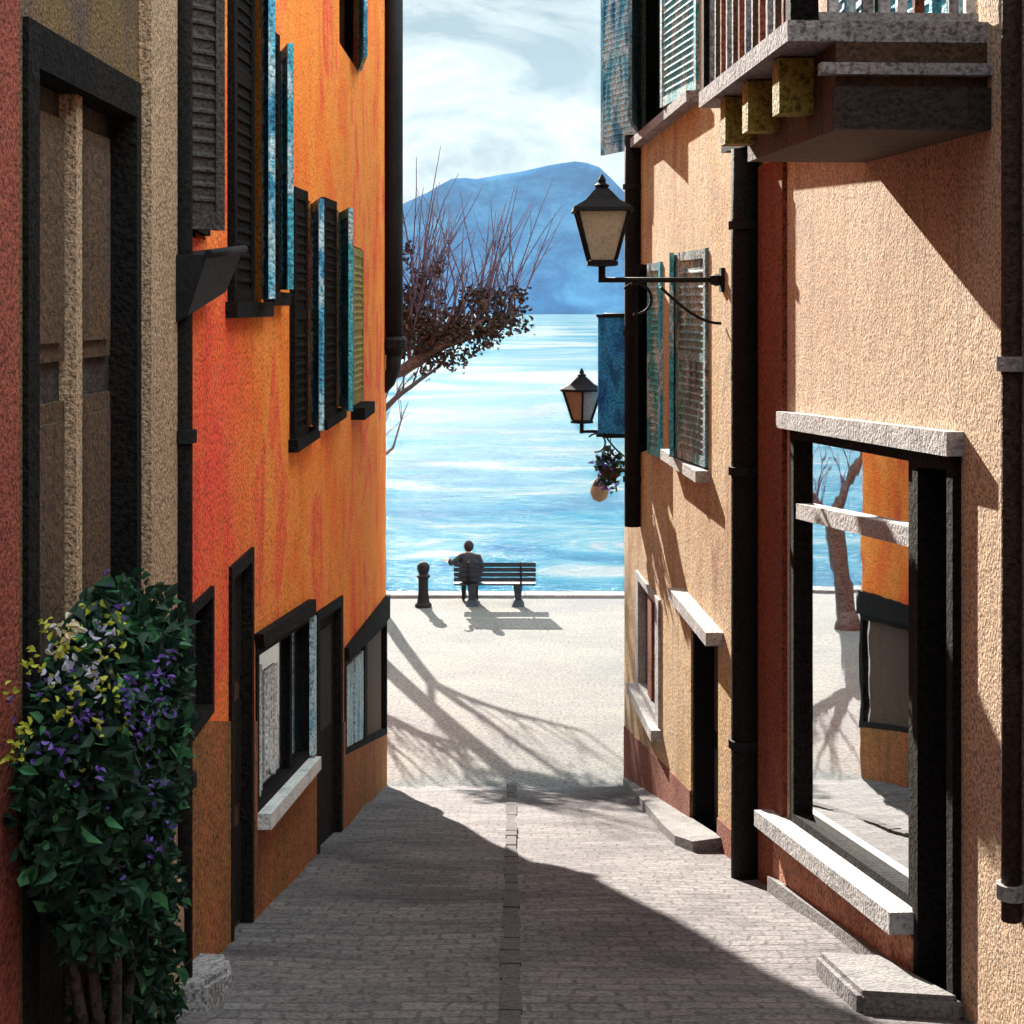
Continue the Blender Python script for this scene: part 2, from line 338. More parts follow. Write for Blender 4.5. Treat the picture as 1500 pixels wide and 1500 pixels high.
# mountain across the lake: skyline given as (photo x, photo y) at its real distance
sky_line = [(-900, 300), (-300, 250), (200, 330), (450, 345), (590, 300), (640, 272), (665, 258), (700, 262), (740, 257), (775, 250), (810, 240), (850, 236), (880, 246), (925, 290), (1000, 330), (1150, 300), (1400, 260), (1800, 320), (2400, 300)]
def sk(px):
    for (a, ya), (b_, yb) in zip(sky_line, sky_line[1:]):
        if a <= px <= b_: return ya+(yb-ya)*(px-a)/(b_-a)
    return 320
bm = B(); D0, D1 = 1500., 2300.; rows = []
for j in range(25):
    t = j/24; row = []
    for i in range(181):
        px = -850+i*18; d = D0+(D1-D0)*t + 60*noise.noise(V((px*.01, 0, 7)))
        top = (450-sk(px))/F*D1
        h = top*(t**1.7) if j < 24 else top
        n_ = noise.fractal(V((px*.02, t*5, 1)), 1., 2.1, 5)
        z = -7.5 + (h+7.5)*1 + n_*top*.02*(1-abs(2*t-1)**2) + (noise.noise(V((px*.13, 5, 2)))*2.6 if t > .9 else 0)
        if j == 0: z = -8
        row.append(bm.verts.new(((px-750)/F*d, d, z)))
    rows.append(row)
back = [bm.verts.new((v.co.x*1.3, D1+700, -8)) for v in rows[-1]]; rows.append(back)
for a, b_ in zip(rows, rows[1:]):
    for i in range(180): bm.faces.new((a[i], a[i+1], b_[i+1], b_[i])).smooth = True
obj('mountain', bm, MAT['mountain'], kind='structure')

bm = B(); box(bm, -2600, 2600, -80, 3200, -30, 480)
m = bpy.data.materials.new('hazy lake air'); m.use_nodes = True; nt = m.node_tree; nt.nodes.clear()
o = nt.nodes.new('ShaderNodeOutputMaterial'); pv = nt.nodes.new('ShaderNodeVolumePrincipled')
pv.inputs['Color'].default_value = (.50, .78, 1, 1); pv.inputs['Density'].default_value = .00007; pv.inputs['Anisotropy'].default_value = 0.
nt.links.new(pv.outputs[0], o.inputs['Volume'])
obj('haze', bm, m, kind='stuff')

# ------------------------------------------------------------------ houses
def carve(o, cutters):
    for s, pts, d in cutters:
        bm = B(); wpr(bm, s, pts, -d, .3); bmesh.ops.recalc_face_normals(bm, faces=bm.faces[:])
        off = wloc(o)
        for v in bm.verts: v.co -= off
        me = bpy.data.meshes.new('cut'); bm.to_mesh(me); bm.free()
        c = bpy.data.objects.new('cut', me); COL.objects.link(c); c.location = off
        md = o.modifiers.new('b', 'BOOLEAN'); md.operation = 'DIFFERENCE'; md.solver = 'EXACT'; md.object = c
        evaluated(o)
        bpy.data.objects.remove(c); bpy.data.meshes.remove(me)
def house_body(root, s, y0, y1, top, depth, m):
    bm = B()
    zb = ground(y1)-.6
    wpr(bm, s, [(y0, ground(y0)-.6), (y1, zb), (y1, top), (y0, top)], -depth, 0)
    return obj('wall', bm, m, root)
def house_roof(root, s, y0, y1, top, depth):
    bm = B()
    a = [wp(s, y0, top, .3), wp(s, y0, top+.8, -depth*.5), wp(s, y0, top, -depth)]
    hexa(bm, a, [p+(wp(s, y1, 0)-wp(s, y0, 0)) for p in a])
    return obj('roof', bm, MAT['roof'], root)

# ---- left: brown house (near) and orange house
YB = wy('L', 246)
brown = thing('brown_house', 'dark brown house with tall black portal and tan pilaster, nearest on the left', 'house', wp('L', 5.8, ground(5.8)))
bb = house_body(brown, 'L', -7, YB-.005, 3.4, 6, MAT['brown'])
house_roof(brown, 'L', -7, YB-.02, 3.4, 6)
carve(bb, [('L', [(5.02, ground(5.02)-.2), (6.55, ground(6.55)-.2), (6.55, .95), (5.02, .95)], .22)])
bm = B(); wpr(bm, 'L', [(-7, ground(-7)-.3), (4.95, ground(4.95)-.3), (4.95, 3.38), (-7, 3.38)], 0.001, .012)
obj('red_plaster', bm, MAT['brick_red'], brown, label='dull red plaster beside the portal')
zg = ground(6.6)-.1
bm = B()
for y0, y1 in ((5.02, 5.14), (6.47, 6.55)): wrect(bm, 'L', y0, y1, zg, .95, -.1, .02)
wrect(bm, 'L', 5.14, 6.47, .80, .95, -.1, .02)
obj('door_frame', bm, MAT['dark_wood'], brown)
door = B(); wrect(door, 'L', 5.14, 6.47, zg, .80, -.16, -.10)
door = obj('door', door, MAT['grey_wood'], brown)
bm = B()
for y0, y1 in ((5.2, 5.75), (5.86, 6.4)):
    for z0, z1 in ((-3.0, -2.0), (-1.85, -.35), (-.2, .7)):
        wrect(bm, 'L', y0, y1, z0, z1, -.10, -.075); wrect(bm, 'L', y0+.07, y1-.07, z0+.07, z1-.07, -.075, -.055)
obj('door_panel', bm, MAT['brown_wood'], door)
bm = B(); wrect(bm, 'L', 5.765, 5.845, zg, .80, -.10, -.035)
obj('meeting_bead', bm, MAT['pilaster'], door)
bm = B(); lathe(bm, wp('L', 5.92, -2.0, -.05), [(.01, -.03), (.035, -.02), (.04, 0), (.035, .02), (.01, .03)], 10)
obj('door_knob', bm, MAT['iron'], door, smooth=True)
bm = B()
wrect(bm, 'L', wy('L', 203), YB-.03, ground(7)-.3, 3.38, .001, .055)
wrect(bm, 'L', wy('L', 199), YB-.015, ground(7)-.3, ground(6.6)+.5, .055, .085)
obj('pilaster', bm, MAT['pilaster'], brown)
bm = B(); wrect(bm, 'L', wy('L', 150), wy('L', 199), ground(6.5)-.3, .0, .001, .02); bm.free()

YE = 19.5
orange = thing('orange_house', 'tall orange plastered house with narrow blue shuttered windows on the left', 'house', wp('L', 13, ground(13)))
ob = house_body(orange, 'L', YB+.005, YE, 4.7, 6.5, MAT['orange'])
house_roof(orange, 'L', YB+.02, YE, 4.7, 6.5)
def Lq(x0, x1, yb0, yb1, yt1, yt0): return [at('L', x0, yb0), at('L', x1, yb1), at('L', x1, yt1), at('L', x0, yt0)]
def Lr(x0, x1, z0, z1): y0, y1 = wy('L', x0), wy('L', x1); return [(y0, z0), (y1, z0), (y1, z1), (y0, z1)]
up = [Lr(333, 383, 0.03, 2.6), Lr(388, 410, .10, 1.78), Lr(424, 455, -.95, .84), Lr(469, 496, -.93, .89)]
olive = Lr(514, 530, -1.0, .62); top_w = Lr(497, 526, 2.45, 4.3)
dw = Lr(248, 301, .35, 2.9)
door1 = [(wy('L', 335), ground(8.67)-.1), (wy('L', 368), ground(9.42)-.1), (wy('L', 368), -1.47), (wy('L', 335), -1.47)]
small = Lr(277, 309, -2.15, -1.48)
shop = Lq(374, 452, 1192, 1108, 900, 950)
door2 = [(wy('L', 462), ground(12.5)-.1), (wy('L', 500), ground(14.4)-.1), at('L', 500, 872), at('L', 462, 897)]
win_g = Lq(504, 566, 1106, 1075, 905, 968)
cut = [('L', q, .16) for q in up] + [('L', q, .22) for q in (door1, small, shop, door2, win_g, dw)] + [('L', olive, .08), ('L', top_w, .16)]
# plinth first: its brown stands for shade at the wall foot (sloping with the street)
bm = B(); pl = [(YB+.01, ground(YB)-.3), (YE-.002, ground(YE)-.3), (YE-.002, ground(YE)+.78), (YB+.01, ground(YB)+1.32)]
wpr(bm, 'L', pl, -.3, .014); base_band = obj('base_band', bm, MAT['foot_shade'], orange)
carve(ob, cut); carve(base_band, [('L', q, .5) for q in (door1, small, shop, door2, win_g)])
def pane_in(root, s, q, d, m='pane', name='pane'):
    bm = B(); wpr(bm, s, q, -d, -d+.02); return obj(name, bm, MAT[m], root)
for i, q in enumerate(up):
    (y0, z0), (y1, _), (_, z1), _ = q; w = y1-y0
    fr = B(); frame(fr, 'L', q, .06, .03, -.14, -.06); fr = obj('window', fr, MAT['dark_wood'], orange)
    pane_in(fr, 'L', sub(q, .06, .94, .03, .97), .12)
    bm = B(); leaf(bm, 'L', y1-.01, z0+.02, z1-.02, w*.56, [13, 17, 13, 13][i], .0)
    obj('shutter', bm, MAT['blue' if i in (0, 2) else 'teal'], fr)
    bm = B(); leaf(bm, 'L', y0+.01, z0-.02, z1+.03, w*.44, 3, .0, True)
    obj('shutter', bm, MAT['dark_wood'], fr, label='black shutter leaf')
    bm = B(); wrect(bm, 'L', y0-.06, y1+.06, z0-.09, z0, -.10, .07); obj('sill', bm, MAT['dark_wood'], fr)
fr = B(); wpr(fr, 'L', olive, -.06, -.02); fr = obj('window', fr, MAT['dark_wood'], orange)
bm = B(); leaf(bm, 'L', olive[1][0]-.02, olive[0][1]+.02, olive[2][1]-.02, olive[1][0]-olive[0][0]-.05, 0, -.015); obj('shutter', bm, MAT['olive'], fr, label='closed olive shutter')
bm = B(); wpr(bm, 'L', [(olive[0][0], -1.12), (olive[1][0], -1.12), (olive[1][0], -1.0), (olive[0][0], -1.0)], 0, .14); obj('sill', bm, MAT['dark_wood'], fr)
fr = B(); frame(fr, 'L', top_w, .07, .03, -.14, -.06); fr = obj('window', fr, MAT['dark_wood'], orange)
pane_in(fr, 'L', sub(top_w, .07, .93, .03, .97), .12)
bm = B(); leaf(bm, 'L', top_w[1][0]-.01, 2.47, 4.28, .95, 9, -.01); obj('shutter', bm, MAT['blue'], fr)
# near dark window with black shutters over the boundary
fr = B(); frame(fr, 'L', dw, .08, .03, -.18, -.05); fr = obj('window', fr, MAT['dark_wood'], orange)
pane_in(fr, 'L', sub(dw, .08, .92, .03, .97), .15)
bm = B(); leaf(bm, 'L', dw[1][0]-.02, .37, 2.88, .56, 5, -.01); obj('shutter', bm, MAT['dark_wood'], fr, label='black louvred shutter')
bm = B(); leaf(bm, 'L', dw[0][0]+.02, .37, 2.88, .30, 38, .0, True); obj('shutter', bm, MAT['grey_wood'], fr, label='grey shutter leaf standing open')
bm = B(); wrect(bm, 'L', dw[0][0]+.03, dw[0][0]+.07, .37, 2.88, .01, .05); obj('frame_strip', bm, MAT['white'], fr)
# ground floor
bm = B(); wpr(bm, 'L', door1, -.1, -.06); d = obj('door', bm, MAT['brown_wood'], orange)
bm = B()
for v0, v1 in ((.06, .3), (.36, .62), (.68, .94)): wpr(bm, 'L', sub(door1, .16, .84, v0, v1), -.06, -.04)
obj('door_panel', bm, MAT['dark_wood'], d)
bm = B(); frame(bm, 'L', [lerp(door1[0], door1[0], 0), door1[1], door1[2], door1[3]], .1, .035, -.059, .02); obj('door_frame', bm, MAT['dark_wood'], d)
bm = B(); lathe(bm, wp('L', 8.85, -2.6, -.03), [(.01, -.03), (.03, -.02), (.035, 0), (.03, .02), (.01, .03)], 10); obj('door_knob', bm, MAT['iron'], d)
fr = B(); frame(fr, 'L', small, .1, .08, -.2, .02); fr = obj('window', fr, MAT['dark_wood'], orange); pane_in(fr, 'L', sub(small, .1, .9, .08, .92), .16)
bm = B(); wpr(bm, 'L', sub(small, .5, .9, .08, .92), -.13, -.09); obj('shutter', bm, MAT['brown_wood'], fr)
fr = B(); frame(fr, 'L', shop, .035, .05, -.06, .012)
wpr(fr, 'L', sub(shop, .60, .64, .05, .95), -.04, .0); fr = obj('shop_window', fr, MAT['dark_wood'], orange)
pane_in(fr, 'L', sub(shop, .035, .60, .05, .95), .06, 'pane'); pane_in(fr, 'L', sub(shop, .64, .965, .05, .95), .06, 'pane')
for u0, u1, v0, v1 in ((.06, .16, .08, .86), (.22, .42, .14, .80)):
    bm = B(); k = 10
    for i in range(k):
        a, b_ = u0+(u1-u0)*i/k, u0+(u1-u0)*(i+1)/k; dz = .03*(i % 2)
        wpr(bm, 'L', sub(shop, a, b_, v0+.04*math.sin(i*.7), v1), -.039-.01*dz, -.03+dz*.3)
    obj('curtain', bm, MAT['curtain'], fr)
bm = B(); wpr(bm, 'L', [qpt(shop, .955, .02), qpt(shop, 1.01, .02), qpt(shop, 1.01, .99), qpt(shop, .955, .99)], .021, .06); obj('white_jamb', bm, MAT['paleblue'], fr)
bm = B(); wpr(bm, 'L', [lerp(shop[0], (shop[0][0], shop[0][1]-.1), 1), (shop[1][0], shop[1][1]-.1), shop[1], shop[0]], -.1, .10); obj('sill', bm, MAT['shade_white'], fr, label='pale chipped sill')
bm = B(); q = [shop[3], shop[2], (shop[2][0], shop[2][1]+.12), (shop[3][0]-.05, shop[3][1]+.10)]; wpr(bm, 'L', q, -.05, .06); obj('lintel', bm, MAT['dark_wood'], fr)
bm = B(); wpr(bm, 'L', door2, -.1, -.05); d = obj('door', bm, MAT['dark_wood'], orange)
bm = B(); frame(bm, 'L', door2, .09, .04, -.049, .02); obj('door_frame', bm, MAT['dark_wood'], d)
bm = B(); wpr(bm, 'L', sub(door2, .25, .75, .5, .9), -.05, -.04); obj('door_panel', bm, MAT['interior'], d)
fr = B(); frame(fr, 'L', win_g, .03, .05, -.06, .012)
wpr(fr, 'L', sub(win_g, .42, .48, .05, .95), -.05, .0); fr = obj('window', fr, MAT['dark_wood'], orange); pane_in(fr, 'L', sub(win_g, .48, .96, .05, .95), .07, 'brown_wood')
for u0, u1 in ((.05, .20), (.235, .41)):
    bm = B(); wpr(bm, 'L', sub(win_g, u0, u1, .06, .90), -.04, -.01); obj('shutter', bm, MAT['paleblue'], fr, label='pale blue painted shutter board')
bm = B(); q = [win_g[3], win_g[2], (win_g[2][0], win_g[2][1]+.3), (win_g[3][0], win_g[3][1]+.12)]; wpr(bm, 'L', q, -.03, .05); obj('lintel', bm, MAT['dark_wood'], fr)

# ---- right: cream house (far) and tan house (near)
YR = wy('R', 1090)
cream = thing('cream_house', 'narrow cream plastered house with teal shutters and low dark door at the lake end', 'house', wp('R', 15.5, ground(15.5)))
cb = house_body(cream, 'R', YR+.005, 19.4, 4.6, 6, MAT['cream']); house_roof(cream, 'R', YR+.02, 19.4, 4.6, 6)
def Rr(x0, x1, z0, z1): y0, y1 = wy('R', x0), wy('R', x1); return [(y1, z0), (y0, z0), (y0, z1), (y1, z1)]
def Rq(x0, x1, yb0, yb1, yt1, yt0): return [at('R', x1, yb1), at('R', x0, yb0), at('R', x0, yt0), at('R', x1, yt1)]   # near..far
cwA = Rr(988, 1038, -1.42, .52); cwB = Rr(952, 971, -1.6, .48); cwT = Rr(940, 1024, 1.95, 4.2)
cwL = Rr(934, 968, -4.45, -3.1)
cdoor = [(wy('R', 1052), ground(12.9)-.1), (wy('R', 1012), ground(14.3)-.1), (wy('R', 1012), -2.83), (wy('R', 1052), -2.83)]
carve(cb, [('R', q, .16) for q in (cwA, cwB, cwT, cwL)] + [('R', cdoor, .3)])
def rwin(q, leaves, mats, root=cream, sillm='white', sill=True):
    (y0, z0), (y1, _), (_, z1), _ = q
    fr = B(); frame(fr, 'R', q, .06, .035, -.14, -.05); fr = obj('window', fr, MAT['dark_wood'], root); pane_in(fr, 'R', sub(q, .06, .94, .035, .965), .12)
    for (side, w, ang), m_ in zip(leaves, mats):
        bm = B(); leaf(bm, 'R', y0+.01 if side == 'n' else y1-.01, z0+.02, z1-.01, w, ang, -.01, side == 'n'); obj('shutter', bm, MAT[m_], fr)
    if sill:
        bm = B(); wrect(bm, 'R', y0-.08, y1+.08, z0-.10, z0, -.1, .13); obj('sill', bm, MAT[sillm], fr)
    return fr
rwin(cwA, [('n', .95, 6), ('f', .95, 10)], ['teal_grey', 'teal']); rwin(cwB, [('n', .5, 8), ('f', .5, 24)], ['teal', 'dark_wood'], sill=False)
fr = rwin(cwT, [('n', 1.3, 6), ('f', 1.5, 12)], ['teal', 'teal_grey'], sillm='grey')
bm = B(); leaf(bm, 'R', cwT[1][0]+.1, 1.85, 4.2, .95, 20, .01, True); obj('shutter', bm, MAT['blue'], fr, label='blue shutter leaf swung out past the corner')
fr = B(); frame(fr, 'R', cwL, .13, .06, -.12, .03); fr = obj('window', fr, MAT['white'], cream, label='small low window in chipped white frame'); pane_in(fr, 'R', sub(cwL, .13, .87, .06, .94), .08)
bm = B(); wpr(bm, 'R', sub(cwL, .42, .58, .06, .94), -.06, -.01); obj('mullion', bm, MAT['redwood'], fr)
bm = B(); wrect(bm, 'R', cwL[0][0]-.1, cwL[1][0]+.1, cwL[0][1]-.12, cwL[0][1]-.002, -.05, .12); obj('sill', bm, MAT['white'], fr)
bm = B(); wpr(bm, 'R', cdoor, -.28, -.2); d = obj('door', bm, MAT['dark_wood'], cream)
bm = B(); frame(bm, 'R', cdoor, .07, .04, -.19, -.02); obj('door_frame', bm, MAT['dark_wood'], d)
bm = B()
for v0, v1 in ((.08, .42), (.5, .9)): wpr(bm, 'R', sub(cdoor, .2, .8, v0, v1), -.2, -.17)
obj('door_panel', bm, MAT['grey_wood'], d)
bm = B(); wpr(bm, 'R', [(wy('R', 1060), -2.80), (wy('R', 1002), -2.80), (wy('R', 1002), -2.69), (wy('R', 1060), -2.69)], -.1, .15); obj('canopy', bm, MAT['white'], cream, label='short white stone canopy over the door')
bm = B(); wpr(bm, 'R', [(YR+.01, ground(YR)-.3), (19.38, ground(19.4)-.3), (19.38, ground(19.4)+.75), (wy('R', 1056), ground(12.8)+.25), (YR+.01, ground(YR)+.2)], -.2, .012)
pb = obj('base_band', bm, MAT['redwood'], cream); carve(pb, [('R', cdoor, .5), ('R', cwL, .5)])

tan = thing('tan_house', 'tan plastered house with big reflecting shop window and dark balcony, near right', 'house', wp('R', 8.6, ground(8.6)))
tb = house_body(tan, 'R', -7, YR-.005, 3.3, 6, MAT['tan']); house_roof(tan, 'R', -7, YR-.02, 3.3, 6)
sw = Rq(1160, 1345, 1203, 1335, 660, 628)          # shop window: near bottom, far bottom, far top, near top
tdoor = [(wy('R', 1408), ground(6.95)-.1), (wy('R', 1348), ground(7.55)-.1), (wy('R', 1348), -.70), (wy('R', 1408), -.66)]
ndoor = [(4.6, ground(4.6)-.1), (6.05, ground(6.05)-.1), (6.05, -.3), (4.6, -.3)]
carve(tb, [('R', sw, .18), ('R', tdoor, .24), ('R', ndoor, .3)])
fr = B(); frame(fr, 'R', sw, .04, .025, -.08, .015); fr = obj('shop_window', fr, MAT['dark_wood'], tan)
bm = B(); wpr(bm, 'R', sub(sw, .04, .96, .025, .975), -.07, -.05); obj('pane', bm, MAT['glass'], fr, label='large pane mirroring lake and orange house')
t0, t1 = at('R', 1345, 792), at('R', 1162, 745)
bm = B(); wpr(bm, 'R', [(t0[0]+.12, t0[1]-.05), (t1[0]-.12, t1[1]-.05), (t1[0]-.12, t1[1]+.05), (t0[0]+.12, t0[1]+.05)], -.049, .01); obj('transom', bm, MAT['white'], fr)
h0, h1 = at('R', 1412, 662), at('R', 1154, 622)
bm = B(); wpr(bm, 'R', [(h0[0], h0[1]-.02), (h1[0], h1[1]-.02), (h1[0], h1[1]+.09), (h0[0], h0[1]+.09)], -.05, .08); obj('lintel', bm, MAT['white'], fr)
s0, s1 = at('R', 1350, 1342), at('R', 1138, 1190)
bm = B(); wpr(bm, 'R', [(s0[0], s0[1]-.09), (s1[0], s1[1]-.09), (s1[0], s1[1]+.02), (s0[0], s0[1]+.02)], -.08, .16); obj('sill', bm, MAT['white'], fr, label='thick chipped white sill')
bm = B(); wpr(bm, 'R', [(s0[0], ground(s0[0])-.2), (s1[0]-.1, ground(s1[0])-.2), (s1[0]-.1, s1[1]-.10), (s0[0], s0[1]-.10)], -.05, .05); obj('stall_riser', bm, MAT['terracotta'], tan)
bm = B(); wpr(bm, 'R', [(s0[0]+.1, ground(s0[0]+.1)-.2), (s1[0]-.1, ground(s1[0])-.2), (s1[0]-.1, ground(s1[0])+.13), (s0[0]+.1, ground(s0[0]+.1)+.07)], .05, .09); obj('kerb_strip', bm, MAT['pale_stone'], tan)
bm = B(); wrect(bm, 'R', wy('R', 1153), wy('R', 1117), ground(10.9)-.3, 1.02, -.1, .035); obj('pilaster', bm, MAT['redwood'], tan)
bm = B(); wpr(bm, 'R', tdoor, -.2, -.13); d = obj('door', bm, MAT['dark_wood'], tan)
bm = B(); frame(bm, 'R', tdoor, .14, .03, -.12, .04); obj('door_frame', bm, MAT['dark_wood'], d)
bm = B(); wpr(bm, 'R', sub(tdoor, .14, .42, .82, .96), -.129, -.09); obj('pane', bm, MAT['grey'], d)
bm = B()
for v0, v1 in ((.08, .4), (.45, .78)): wpr(bm, 'R', sub(tdoor, .25, .78, v0, v1), -.13, -.105)
obj('door_panel', bm, MAT['grey_wood'], d)
bm = B(); wpr(bm, 'R', ndoor, -.28, -.2); d = obj('door', bm, MAT['brown_wood'], tan)
bm = B(); frame(bm, 'R', ndoor, .1, .05, -.19, .02); obj('door_frame', bm, MAT['dark_wood'], d)
# balcony
YF, YN, ZS = 8.84, 6.62, 1.14
bm = B(); wpr(bm, 'R', [(YN, ZS), (YF, ZS), (YF, ZS+.09), (YN, ZS+.09)], -.1, .87); bal = obj('balcony', bm, MAT['grey'], tan, label='dark balcony with white and teal balusters')
bm = B(); wpr(bm, 'R', [(YN, .76), (YF-.35, .80), (YF-.35, ZS-.002), (YN, ZS-.002)], -.1, .66); obj('support_beam', bm, MAT['brown_wood'], bal)
for y_ in (7.0, 7.7, 8.3):
    bm = B(); wpr(bm, 'R', [(y_, .88), (y_+.14, .88), (y_+.14, ZS-.01), (y_, ZS-.01)], .662, .82); obj('corbel', bm, MAT['olive'], bal)
bm = B(); wpr(bm, 'R', [(YN-.05, .76), (YN-.006, .76), (YN-.006, .94), (YN-.05, .94)], -.05, .68); obj('end_board', bm, MAT['grey_wood'], bal)
bm = B(); wpr(bm, 'R', [(YN-.07, ZS-.15), (YN-.008, ZS-.15), (YN-.008, ZS-.10), (YN-.07, ZS-.10)], -.05, .74); obj('ledge', bm, MAT['grey'], bal)
def post(name, y, o, r, m, z1=2.15):
    bm = B(); p = wp('R', y, 0, o); box(bm, p.x-r, p.x+r, p.y-r, p.y+r, ZS+.091, z1); return obj(name, bm, MAT[m], bal)
post('corner_post', YN+.07, .79, .06, 'dark_wood'); post('corner_post', YF-.07, .81, .05, 'dark_wood')
for i in range(9):
    post('baluster', YN+.05, .06+.075*i, .021, ['shade_white', 'grey', 'teal', 'redwood', 'shade_white', 'shade_white', 'grey', 'teal', 'shade_white'][i])
for i in range(12):
    post('baluster', YN+.26+.165*i, .81, .022, ['redwood', 'brown_wood', 'grey'][i % 3])
bm = B(); wpr(bm, 'R', [(YN+.02, 2.15), (YN+.09, 2.15), (YN+.09, 2.22), (YN+.02, 2.22)], 0, .85); wpr(bm, 'R', [(YN+.095, 2.15), (YF-.03, 2.15), (YF-.03, 2.22), (YN+.095, 2.22)], .77, .85); obj('handrail', bm, MAT['dark_wood'], bal)
bm = B(); wpr(bm, 'R', [(YN+.02, ZS+.092), (YN+.085, ZS+.092), (YN+.085, ZS+.13), (YN+.02, ZS+.13)], .03, .74); obj('bottom_rail', bm, MAT['white'], bal)
bm = B(); wpr(bm, 'R', [(8.0, 1.0), (11.95, 1.20), (11.95, 1.42), (8.0, 1.19)], -.05, .16); obj('wall_beam', bm, MAT['dark_wood'], tan)
bm = B(); leaf(bm, 'R', 6.95, 1.30, 2.9, .9, 4, .0, True); obj('shutter', bm, MAT['teal'], tan)
bm = B(); leaf(bm, 'R', 9.0, 1.30, 2.9, .9, 4, .0); obj('shutter', bm, MAT['teal'], tan)

# ------------------------------------------------------------------ drainpipes
def pipe(name, label, s, y, o, r, z0, z1, m='blackbrown', clamps=(), cm='iron', group=None):
    root = thing(name, label, 'drainpipe', wp(s, y, z0, o), group)
    bm = B(); tube(bm, [wp(s, y, z0+(z1-z0)*i/6, o) for i in range(7)], r, 12); obj('pipe', bm, MAT[m], root)
    for z in clamps:
        bm = B(); lathe(bm, wp(s, y, z, o), [(r+.004, -.03), (r+.02, -.03), (r+.02, .03), (r+.004, .03)], 12); obj('clamp', bm, MAT[cm], root)
    return root
pipe('drainpipe', 'thin black drainpipe between the brown house and the orange house', 'L', YB, .065, .05, ground(YB), 3.4, 'blackbrown', (-2.2, -.6, .1))
r_ = thing('drainpipe', 'thick black drainpipe high on the lake corner of the orange house', 'drainpipe', wp('L', YE-.15, -1.0, .17))
bm = B(); tube(bm, [wp('L', YE-.13, z, .112) for z in (-.6, 1, 2, 3, 4.65)], [.112, .112, .112, .112, .112], 12); obj('pipe', bm, MAT['iron'], r_)
bm = B(); tube(bm, [wp('L', YE-.13, z, o) for z, o in ((-.58, .112), (-.78, .10), (-.95, .05), (-1.05, -.03))], [.10, .09, .075, .06], 12); obj('elbow', bm, MAT['iron'], r_)
bm = B(); lathe(bm, wp('L', YE-.13, -.45, .115), [(.11, -.1), (.16, -.06), (.17, .04), (.125, .08)], 12); obj('collar', bm, MAT['iron'], r_)
pipe('drainpipe', 'slim black drainpipe on the lake corner of the cream house', 'R', wy('R', 938), .09, .095, -2.55, 2.0, 'blackbrown', (-2.0, -.3, 1.4))
pipe('drainpipe', 'broad black drainpipe between cream house and red brown pilaster', 'R', wy('R', 1113), .108, .104, ground(11.5)-.05, 1.16, 'blackbrown', (-3.2, -1.2, .6))
pipe('drainpipe', 'brown pipe with white collars at the right edge of the tan wall', 'R', 6.24, .04, .04, ground(6.24)+.55, 3.2, 'brownpipe', (-.23, -2.37), 'white')

# ------------------------------------------------------------------ lanterns
def lantern(label, s, y, arm, zarm, glass, sides=4, k=1., scroll=1):
    lx = wp(s, y, zarm, arm); root = thing('street_lantern', label, 'street lamp', wp(s, y, zarm), 'wall lanterns on iron arms')
    bm = B(); tube(bm, [wp(s, y, zarm, 0), wp(s, y, zarm, arm), ], .022*k, 8); tube(bm, [lx+V((0, 0, -.022)), lx+V((0, 0, .11*k))], .03*k, 8)
    wrect(bm, s, y-.05, y+.05, zarm-.10, zarm+.10, 0, .03); lathe(bm, wp(s, y, zarm, .06), [(.01, -.05), (.05, -.035), (.055, .035), (.01, .05)], 8)
    obj('arm', bm, MAT['iron'], root)
    bm = B()
    c = wp(s, y, zarm-.16*k, arm*.72); n = SIDE[s][2]
    tube(bm, [c + n*(.13*k*math.cos(a)) + V((0, 0, .13*k*math.sin(a))) for a in [math.radians(40+i*20) for i in range(13)]], .014*k, 6)
    tube(bm, [wp(s, y, zarm-.06-.34*math.sin(math.pi/2*t)*k*.9*(1-t)**0, arm*.5*(1-t)+.02) for t in [i/8 for i in range(9)]], .014*k, 6)
    obj('scroll', bm, MAT['iron'], root)
    b0 = lx+V((0, 0, .11*k)); rot = math.pi/sides
    bm = B(); lathe(bm, b0, [(.05*k, 0), (.18*k, .01), (.18*k, .045*k), (.13*k, .055*k)], sides, rot=rot); obj('base', bm, MAT['iron'], root)
    R0, R1, H = .155*k, .30*k, .40*k; z0 = .056*k
    P = lambda r, z, i: b0+V((r*math.cos(rot+2*math.pi*i/sides), r*math.sin(rot+2*math.pi*i/sides), z))
    bm = B()
    for i in range(sides): tube(bm, [P(R0, z0, i), P(R1, z0+H, i)], .017*k, 6)
    obj('cage', bm, MAT['iron'], root)
    for i in range(sides):
        bm = B(); q = [P(R0-.008, z0, i), P(R0-.008, z0, i+1), P(R1-.008, z0+H, i+1), P(R1-.008, z0+H, i)]
        ce = b0+V((0, 0, z0+H/2)); hexa(bm, q, [p+(V((ce.x, ce.y, p.z))-p).normalized()*.008 for p in q]); obj('pane', bm, MAT[glass], root)
    bm = B(); zz = z0+H
    lathe(bm, b0, [(R1+.01, zz), (R1+.055*k, zz+.005), (R1+.045*k, zz+.035*k), (.20*k, zz+.10*k), (.09*k, zz+.19*k), (.06*k, zz+.21*k)], sides, rot=rot); obj('hood', bm, MAT['iron'], root)
    bm = B(); lathe(bm, b0, [(.055*k, zz+.21*k), (.065*k, zz+.23*k), (.03*k, zz+.25*k), (.035*k, zz+.27*k), (.008, zz+.32*k)], 10); obj('finial', bm, MAT['iron'], root)
lantern('large square lantern with beige glass on long iron arm of cream house', 'R', wy('R', 1060), 1.01, .225, 'frost', 4, .98)
lantern('small black six sided lantern with brown glass beside the blue sign', 'R', wy('R', 927), .62, -1.50, 'frost_brown', 6, .86)

